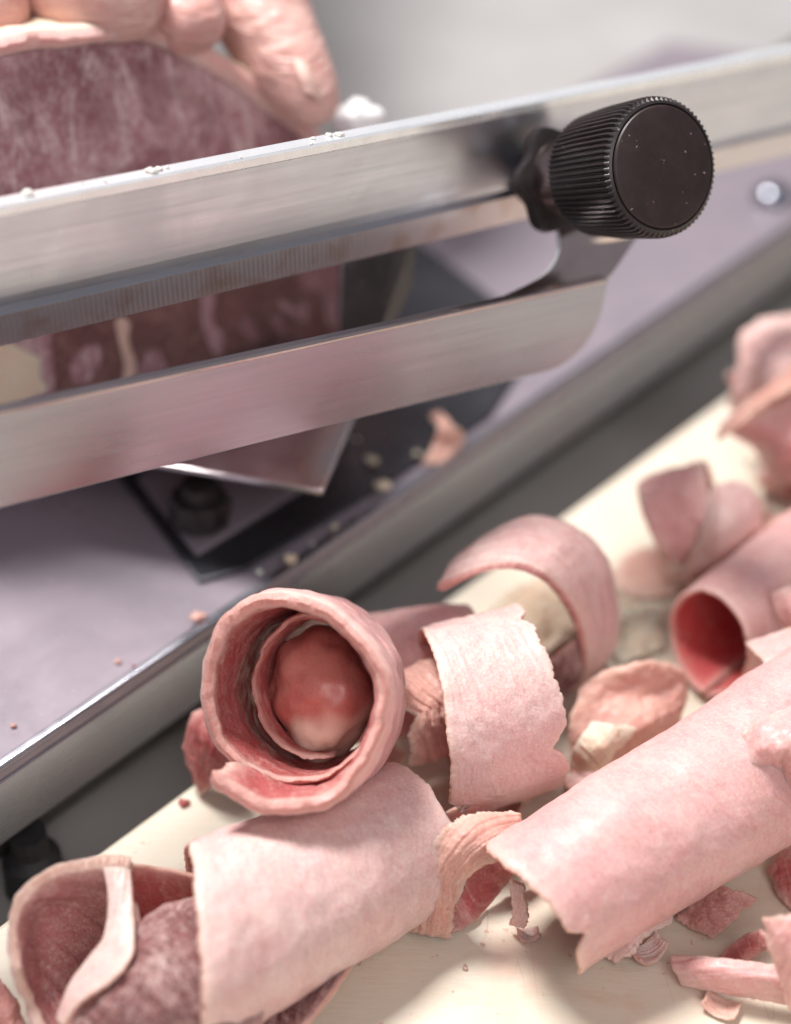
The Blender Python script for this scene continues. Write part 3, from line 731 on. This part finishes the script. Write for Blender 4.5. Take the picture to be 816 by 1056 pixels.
# ---- 10. biggest smooth roll, lower right
A = Z(560, 930, 1.22); dA = (A-CAM)@F; B = at(880, 722, dA+2.2)
sheet('meat_roll', face='out', fn=roll(A, B, 1.13, 1.24, -125, 235, .12, shear=lambda u, v: (1-v)*np.interp(u, [0, .1, .25, .45, .6, .8, 1], [.04, -.03, -.05, -.09, -.06, .12, .22])), th=.10, nu=240, nv=130, rag=(.04, .03, .05, .05), wob=.06, wf=.6, mats=[M_pale2, M_red, M_rim],
      label='long smooth pale pink roll, the largest, at lower right', tears=((2, .24, .22, .22),))
sheet('meat_curl', [[Z(762, 752, 2.75), Z(770, 790, 2.5), Z(800, 805, 2.1), Z(812, 850, 1.2)],
                    [Z(790, 735, 3.0), Z(800, 768, 3.0), Z(818, 795, 2.6), Z(830, 850, 1.6)],
                    [Z(850, 715, 3.2), Z(855, 760, 3.2), Z(858, 800, 2.9), Z(860, 860, 2.0)]], .12, 70, 80, (.06, .03, .05, .05), .07, 1.2, [M_pale2, M_pink, M_rim],
      label='rosy curled slice lapping over the long roll at the right edge', flip=False)
sheet('meat_flap', [[Z(765, 660, 1.9), Z(790, 690, 2.45)], [Z(800, 650, 2.1), Z(812, 685, 2.65)], [Z(850, 640, 2.2), Z(850, 680, 2.8)]], .08, 40, 40, (.05,)*4, .06, 1.2, [M_pale, M_pink, M_rim],
      label='thin pale flap between the hollow roll and the long roll', flip=False)

# ---- 11. little shell between rolls
sh = [[Z(590, 712, 1.0), Z(588, 738, .9), Z(583, 775, .4), Z(580, 800, .1)],
      [Z(622, 690, 1.3), Z(625, 725, .9), Z(618, 765, .7), Z(610, 800, .2)],
      [Z(660, 678, 1.55), Z(660, 715, 1.0), Z(655, 750, .9), Z(645, 785, .3)],
      [Z(695, 682, 1.3), Z(697, 712, .9), Z(690, 745, .7), Z(680, 765, .3)],
      [Z(712, 700, .9), Z(712, 722, .7), Z(706, 740, .5), Z(700, 755, .2)]]
sheet('meat_curl', sh, .10, 90, 90, (.06, .05, .08, .04), .08, 1.3, [M_rim, M_pale, M_rim], label='cupped brownish pink slice between the banded roll and the long roll', flip=True)
sheet('fat_piece', [[Z(583, 790, .5), Z(590, 765, 1.1), Z(612, 740, 1.35)], [Z(605, 800, .6), Z(618, 772, 1.2), Z(640, 745, 1.3)], [Z(625, 800, .5), Z(640, 778, .9), Z(662, 752, 1.0)]], .12, 50, 50, (.05,)*4, .05, 1.4, [M_fat, M_fat, M_fat],
      label='cream yellow piece of fat leaning on the cupped slice', cat='fat', flip=False)
# ---- 12. knobbly fat bits beside the band
for (px, py, z, r, l) in ((548, 812, .5, .26, 'knobbly tan fat crumb at the foot of the banded roll'), (562, 795, .7, .24, 'pink crumb tucked against the banded roll above the knobbly fat crumb'), (536, 826, .2, .2, 'small cream crumb on the board below the banded roll')):
    scrap(px, py, z, r, M_tan if 'tan' in l else (M_rim if 'pink' in l else M_fat), l)

# ---- 13. forked curl in front
fk = [[Z(418, 968, .1), Z(440, 972, .1), Z(468, 974, .12)],
      [Z(428, 925, .9), Z(450, 935, .85), Z(472, 942, .6)],
      [Z(434, 882, 1.6), Z(458, 900, 1.45), Z(482, 914, 1.0)],
      [Z(452, 852, 2.0), Z(480, 880, 1.75), Z(502, 897, 1.3)],
      [Z(492, 836, 2.0), Z(512, 868, 1.8), Z(524, 888, 1.4)],
      [Z(540, 836, 1.7), Z(545, 865, 1.5), Z(550, 888, 1.2)]]
sheet('meat_curl', fk, .24, 110, 50, (.04, .03, .05, .05), .07, 1.1, [M_rim, M_red, M_tan], label='crusty tan and pink curl standing in front of the long roll', flip=False)
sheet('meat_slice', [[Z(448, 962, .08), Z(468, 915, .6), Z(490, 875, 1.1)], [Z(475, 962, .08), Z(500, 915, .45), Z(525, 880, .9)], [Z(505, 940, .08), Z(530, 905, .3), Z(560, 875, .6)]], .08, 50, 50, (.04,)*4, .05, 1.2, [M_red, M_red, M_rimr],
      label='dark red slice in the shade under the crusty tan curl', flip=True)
sheet('meat_flap', [[Z(518, 905, .9), Z(524, 940, .5), Z(522, 955, .15)], [Z(545, 915, .9), Z(548, 945, .45), Z(545, 962, .1)]], .09, 40, 40, (.05,)*4, .05, 1.6, [M_pale, M_pink, M_rim],
      label='small pale tatter under the near end of the long roll', flip=False)
# tatters behind lower end of the long roll
sheet('meat_flap', [[Z(612, 985, .1), Z(640, 1000, .15)], [Z(650, 950, .6), Z(668, 985, .3)], [Z(690, 920, .7), Z(705, 960, .15)]], .08, 60, 40, (.05, .05, .04, .12), .08, 1.6, [M_pale, M_pink, M_rim],
      label='frayed pale flap trailing from the lower side of the long roll', flip=False)
scrap(722, 926, .05, .16, M_rimr, 'small pink shred on the board below the long roll')
# ---- 14. bottom right
sheet('meat_slice', [[Z(690, 982, .3), Z(692, 1000, .25), Z(700, 1018, .08)], [Z(740, 985, .6), Z(745, 1004, .6), Z(755, 1030, .1)], [Z(800, 992, .7), Z(806, 1012, .7), Z(812, 1040, .1)], [Z(860, 1000, .7), Z(862, 1020, .7), Z(865, 1050, .1)]], .09, 90, 40, (.05, .03, .04, .05), .05, 1.0, [M_pale2, M_pink, M_rim],
      label='low pale pink slice lying along the bottom right corner', flip=False)
sheet('meat_slice', [[Z(782, 948, 2.0), Z(786, 975, 1.6), Z(800, 1010, 1.0), Z(815, 1055, .2)], [Z(812, 940, 2.2), Z(815, 975, 1.9), Z(825, 1010, 1.4), Z(835, 1060, .5)], [Z(860, 935, 2.2), Z(860, 975, 2.0), Z(865, 1010, 1.6), Z(870, 1060, .8)]], .1, 60, 70, (.06,)*4, .07, 1.1, [M_pale2, M_pink, M_rim],
      label='upright pale pink slice at the bottom right corner', flip=False)
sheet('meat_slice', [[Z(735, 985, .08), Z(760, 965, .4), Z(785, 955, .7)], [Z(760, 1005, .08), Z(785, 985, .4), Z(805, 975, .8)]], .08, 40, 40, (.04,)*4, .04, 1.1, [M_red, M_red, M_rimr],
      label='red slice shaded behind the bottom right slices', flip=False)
# ---- 15. left of the ring, and corner
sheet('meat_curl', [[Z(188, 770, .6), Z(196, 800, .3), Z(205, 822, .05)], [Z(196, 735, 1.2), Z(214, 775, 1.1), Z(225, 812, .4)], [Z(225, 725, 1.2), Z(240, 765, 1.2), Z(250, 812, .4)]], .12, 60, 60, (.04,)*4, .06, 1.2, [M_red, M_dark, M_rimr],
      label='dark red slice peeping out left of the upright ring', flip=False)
sheet('meat_slice', [[Z(-30, 1000, .3), Z(0, 1005, .6), Z(22, 1030, .3)], [Z(-30, 1040, .4), Z(5, 1045, .6), Z(30, 1062, .2)], [Z(-30, 1085, .1), Z(5, 1085, .3), Z(40, 1090, .1)]], .1, 50, 50, (.05,)*4, .12, 1.4, [M_rimr, M_pink, M_rim],
      label='scrappy pink slice cut off by the bottom left corner', flip=False)

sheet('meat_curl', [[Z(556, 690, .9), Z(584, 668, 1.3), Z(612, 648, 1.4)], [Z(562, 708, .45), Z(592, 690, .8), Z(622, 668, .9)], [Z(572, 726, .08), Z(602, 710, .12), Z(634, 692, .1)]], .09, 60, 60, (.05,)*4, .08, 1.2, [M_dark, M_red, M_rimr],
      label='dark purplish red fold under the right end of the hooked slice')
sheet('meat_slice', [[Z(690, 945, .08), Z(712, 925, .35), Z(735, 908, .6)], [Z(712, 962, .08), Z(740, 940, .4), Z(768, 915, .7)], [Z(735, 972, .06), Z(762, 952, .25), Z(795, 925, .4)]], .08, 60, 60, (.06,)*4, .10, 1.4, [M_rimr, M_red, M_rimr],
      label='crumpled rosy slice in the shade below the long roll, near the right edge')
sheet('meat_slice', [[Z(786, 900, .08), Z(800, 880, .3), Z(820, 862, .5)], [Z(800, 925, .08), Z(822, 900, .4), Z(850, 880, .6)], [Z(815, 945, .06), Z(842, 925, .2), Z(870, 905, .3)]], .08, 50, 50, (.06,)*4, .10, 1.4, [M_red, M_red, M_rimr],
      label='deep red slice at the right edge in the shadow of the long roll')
sheet('meat_slice', [[Z(600, 640, .1), Z(630, 625, .2), Z(660, 612, .15)], [Z(625, 668, .1), Z(655, 650, .35), Z(682, 640, .2)], [Z(640, 690, .08), Z(668, 676, .15), Z(690, 668, .1)]], .07, 60, 60, (.06,)*4, .10, 1.4, [M_fat, M_fat, M_fat],
      label='flat cream fat slice on the board left of the hollow roll')
sheet('meat_curl', [[Z(756, 560, .1), Z(770, 540, .5), Z(790, 520, .8)], [Z(775, 572, .1), Z(792, 552, .8), Z(812, 535, 1.1)], [Z(800, 575, .1), Z(815, 560, .6), Z(840, 545, .8)]], .08, 50, 50, (.06,)*4, .10, 1.4, [M_rim, M_pink, M_rim],
      label='torn pink piece between the small plump curl and the hollow roll')

def flake(px, py, z, w, h, turn, mats, label, curl=.5, th=.07):
    c = Z(px, py, z); a = math.radians(turn); d1 = np.array([math.cos(a), math.sin(a), 0]); d2 = np.array([-math.sin(a), math.cos(a), 0]); rows = []
    for i in range(5):
        t = (i-2)/2.; row = []
        for j in range(4):
            q = (j-1.5)/1.5
            row.append(c+d1*w*.5*math.sin(t*1.4*curl)/(1.4*curl)*1.0+d2*h*.5*q*(1-.25*t*t)+np.array([0, 0, w*.5*(1-math.cos(t*1.4*curl))*.9+.12*q*q*h]))
        rows.append(row)
    sheet('meat_flake', rows, th if w > .75 else .045, 60, 50, (.06 if w > .75 else .025,)*4, .07 if w > .75 else .025, 1.6, mats, label=label, group='torn flakes of meat between the rolls')
for args in (
 (603, 812, .12, .9, .7, 30, [M_pale, M_rim, M_rim], 'pale torn flake between the cream fat piece and the long roll', .9),
 (520, 836, .10, .8, .5, -20, [M_rim, M_pink, M_tan], 'small upcurled flake between the banded roll and the crusty tan curl', 1.0),
 (652, 640, .15, .8, .9, 60, [M_fat, M_fat, M_fat], 'cream flake on the board above the cupped slice', .8),
 (622, 610, .10, 1.0, .6, 100, [M_lump, M_fat, M_tan], 'tan flake behind the right end of the hooked slice', .7),
 (735, 610, .3, 1.0, .7, 20, [M_pale2, M_pink, M_rim], 'pink flake leaning on the back of the hollow roll', .9),
 (800, 500, .2, 1.1, .8, 70, [M_pale, M_pink, M_rim], 'pale flake near the right edge between the small plump curl and the red lump', 1.0),
 (545, 965, .04, .35, .25, 10, [M_pale, M_pink, M_rim], 'tiny pale flake on the board left of the long roll end', .8),
 (395, 790, .5, .9, .6, 40, [M_rim, M_red, M_rim], 'reddish flake in the gap right of the upright ring', .9),
 (668, 985, .04, .7, .4, 35, [M_pale, M_pink, M_rim], 'frayed pale flake on the board left of the bottom right slices', .9),
 (742, 1040, .04, .6, .4, -30, [M_rim, M_pink, M_rim], 'small pink flake at the bottom edge under the low pale slice', .7),
 ): flake(*args)

# ---- crumbs and scraps
for (px, py, z, r, m, l) in (
 (190, 830, 0, .09, M_red, 'tiny red crumb on the board left of the ring'),
 (498, 975, 0, .03, M_tan, 'tiny tan crumb on the board in front of the long roll'),
 (480, 1000, 0, .035, M_tan, 'tiny tan crumb near the middle of the bottom edge'),
 (384, 968, 0, .03, M_tan, 'tiny brown crumb right of the small slice tip'),
 (480, 996, 0, .02, M_tan, 'smallest tan crumb near the bottom edge'),
 (205, 640, 1.56, .12, M_rim, 'pinkish crumb on the mauve deck beside its edge'),
 (384, 478, 1.62, .11, M_fat, 'cream crumb on the shaded area, nearest the tray corner'),
 (395, 505, 1.62, .14, M_fat, 'pale crumb on the shaded area close to the deck lip'),
 (300, 580, 1.62, .12, M_fat, 'pale crumb on the shaded area, farthest left'),
 (345, 545, 1.62, .06, M_fat, 'small pale crumb midway along the shaded area'),
 (122, 684, 1.5, .05, M_rim, 'small pink fleck alone in the middle of the mauve deck'),
 (14, 750, 1.5, .05, M_rim, 'small pink fleck on the mauve deck at the left edge'),
 (138, 688, 1.5, .03, M_red, 'tiny red fleck on the mauve deck beside the small pink fleck'),
 (268, 592, 1.62, .05, M_frost, 'tiny white crumb on the shaded area beside the deck edge'),
 (322, 562, 1.62, .04, M_frost, 'tiny white crumb on the shaded area between two pale crumbs'),
 (368, 455, 1.62, .05, M_frost, 'tiny white crumb on the shaded area just right of the tray corner'),
 (430, 470, 1.62, .07, M_fat, 'small pale crumb on the shaded area beside the pink scrap'),
 ): scrap(px, py, z, r, m, l, 'crumb', name='meat_crumb')
sheet('meat_scrap', [[Z(440, 425, 1.9), Z(452, 418, 2.0)], [Z(450, 440, 2.1), Z(470, 438, 2.1)], [Z(440, 462, 1.8), Z(482, 455, 1.75)], [Z(432, 480, 1.65), Z(455, 478, 1.65)]], .1, 40, 30, (.05,)*4, .08, 2, [M_rim, M_tan, M_rim],
      label='torn pink scrap of meat lying on the shaded area', cat='meat scrap', group='small scraps and crumbs', flip=False)
# bits stuck to rail and strip
def onrail(px, off=0):
    t = px/816.; d = 1/((1-t)/23.4+t/31.8); return d
for k, (px, r) in enumerate(((161, .085), (169, .06), (178, .035), (36, .08), (30, .05), (330, .035), (322, .025), (112, .03), (347, .05), (355, .07), (92, .022), (250, .022))):
    t = px/816.; q = t*23.4/(31.8-t*8.4); c = RL+(RR-RL)*q+ub*.015-rsd*random.uniform(.02, .2); dd = (c-CAM)@F
    scrap(408+(c-CAM)@R/dd*FPX, 528-(c-CAM)@U/dd*FPX, 0, r, M_frost, 'tiny cream fat crumb stuck on the top edge of the rail', 'crumb', d=dd, group='tiny crumbs along the rail edge', name='fat_crumb')
scrap(366, 118, 0, .42, plastic('frost_white', (.86, .84, .87), .4), 'white lump of frost and fat behind the rail beside the finger', 'frost', d=31.5, group='small scraps and crumbs', name='frost_lump')

# ================================================================== HAND
def skin_mesh(name, chains, mat, parent=None, lvl=2):
    V = []; E = []; Rr = []
    def addchain(ch, start=None):
        prev = start
        for (p, r) in ch:
            V.append(p); Rr.append(r); i = len(V)-1
            if prev is not None: E.append((prev, i))
            prev = i
        return prev
    root = addchain([chains[0][0]])
    ids = {'root': root}
    for nm, st, ch in chains[1:]:
        ids[nm] = []
        prev = ids[st] if isinstance(st, str) and not isinstance(ids[st], list) else ids[st[0]][st[1]]
        for (p, r) in ch:
            V.append(p); Rr.append(r); E.append((prev, len(V)-1)); prev = len(V)-1; ids[nm].append(prev)
    V = np.array(V); org = V[0]
    me = D.meshes.new(name); me.from_pydata(((V-org)*CM).tolist(), E, [])
    o = D.objects.new(name, me); COL.objects.link(o); o.location = Vector(org)*CM
    md = o.modifiers.new('skin', 'SKIN'); md.use_smooth_shade = True
    for k, sv in enumerate(me.skin_vertices[0].data): sv.radius = (Rr[k]*CM, Rr[k]*CM); sv.use_root = (k == 0)
    sb = o.modifiers.new('sub', 'SUBSURF'); sb.levels = lvl; sb.render_levels = lvl
    me.materials.append(mat)
    return o
h = lambda x, y, d: at(x, y, d)
chains = [[(h(130, -330, 37), 1.9)],
 ('wrist', 'root', [(h(80, -560, 40), 2.2), (h(20, -800, 43), 2.6), (h(-80, -1250, 49), 3.3)]),
 ('palm1', 'root', [(h(60, -210, 34.5), 1.35), ]),
 ('palm2', 'root', [(h(190, -200, 34), 1.3)]),
 ('index', ('palm2', 0), [(h(240, -90, 32.5), 1.0), (h(256, -25, 31.4), .86), (h(270, 14, 30.9), 1.0), (h(284, 40, 30.7), .82), (h(304, 72, 30.5), .74), (h(322, 100, 30.4), .58), (h(336, 124, 30.3), .38)]),
 ('middle', ('palm2', 0), [(h(165, -100, 31.4), 1.0), (h(170, -30, 30.2), .84), (h(186, 4, 29.6), .74), (h(203, 32, 29.3), .58), (h(209, 46, 29.25), .36)]),
 ('ring', ('palm1', 0), [(h(20, -95, 31), 1.05), (h(40, -40, 29.6), 1.02), (h(82, -12, 29.0), .84), (h(118, -6, 28.9), .90), (h(150, 2, 28.9), .68), (h(172, 8, 28.9), .45)]),
 ('little', ('palm1', 0), [(h(-90, -90, 31), .95), (h(-80, -20, 29.4), .9), (h(-40, -6, 28.9), .82), (h(0, 6, 28.7), .74), (h(30, 12, 28.7), .5)]),
 ('thumb', 'root', [(h(330, -260, 38), 1.25), (h(390, -170, 37), 1.05), (h(380, -80, 36), .9), (h(350, -30, 35.3), .7)]),
]
hand = skin_mesh('person', chains, M_skin, lvl=3)
tag(hand, 'bare hand pressing fingertips down on the dark red joint of meat', 'person')
tex = D.textures.new('creases', 'CLOUDS'); tex.noise_scale = .012
dm = hand.modifiers.new('d', 'DISPLACE'); dm.texture = tex; dm.strength = .0016; dm.mid_level = .5

nail = ZZ([]) or [[at(303, 58, 29.72), at(316, 64, 29.80), at(326, 76, 30.05)], [at(308, 76, 29.62), at(321, 82, 29.72), at(331, 94, 29.98)], [at(314, 94, 29.66), at(325, 98, 29.76), at(333, 106, 29.98)]]
no = sheet('fingernail', nail, .05, 24, 20, (0, 0, 0, 0), 0, mats=[M_nail]*3, parent=hand, floor=None)

# ================================================================== LIGHT
w = D.worlds.new('World'); sc.world = w; w.use_nodes = True
bg = w.node_tree.nodes['Background']; bg.inputs[0].default_value = (.92, .88, .95, 1); bg.inputs[1].default_value = .27
def area(name, loc, tgt, sx, sy, power, col):
    l = D.lights.new(name, 'AREA'); l.shape = 'RECTANGLE'; l.size = sx; l.size_y = sy; l.energy = power; l.color = col
    o = D.objects.new(name, l); COL.objects.link(o); o.location = Vector(loc)*CM
    o.rotation_euler = (Vector(tgt)-Vector(loc)).to_track_quat('-Z', 'Y').to_euler(); return o
area('ceiling_lamp', (-30, 24, 95), (0, -4, 0), .26, .26, 19.5, (1, .97, .94))
area('front_fill', (22, -70, 68), (0, -5, 2), .5, .5, 3.4, (1, .96, .93))  # unseen fill added above the camera to brighten the ring's bore

# ================================================================== CAMERA
cam = D.cameras.new('camera'); co = D.objects.new('camera', cam); COL.objects.link(co); sc.camera = co
co.location = Vector(CAM)*CM; co.rotation_euler = (PI/2-PIT, 0, 0)
cam.sensor_fit = 'HORIZONTAL'; cam.sensor_width = 36; cam.lens = LENS; cam.clip_start = .005; cam.clip_end = 20
cam.dof.use_dof = True; cam.dof.focus_distance = .259; cam.dof.aperture_fstop = 9.0; cam.dof.aperture_blades = 0
sc.render.engine = 'CYCLES'
sc.view_settings.view_transform = 'Standard'; sc.view_settings.look = 'None'; sc.view_settings.exposure = 0; sc.view_settings.gamma = 1
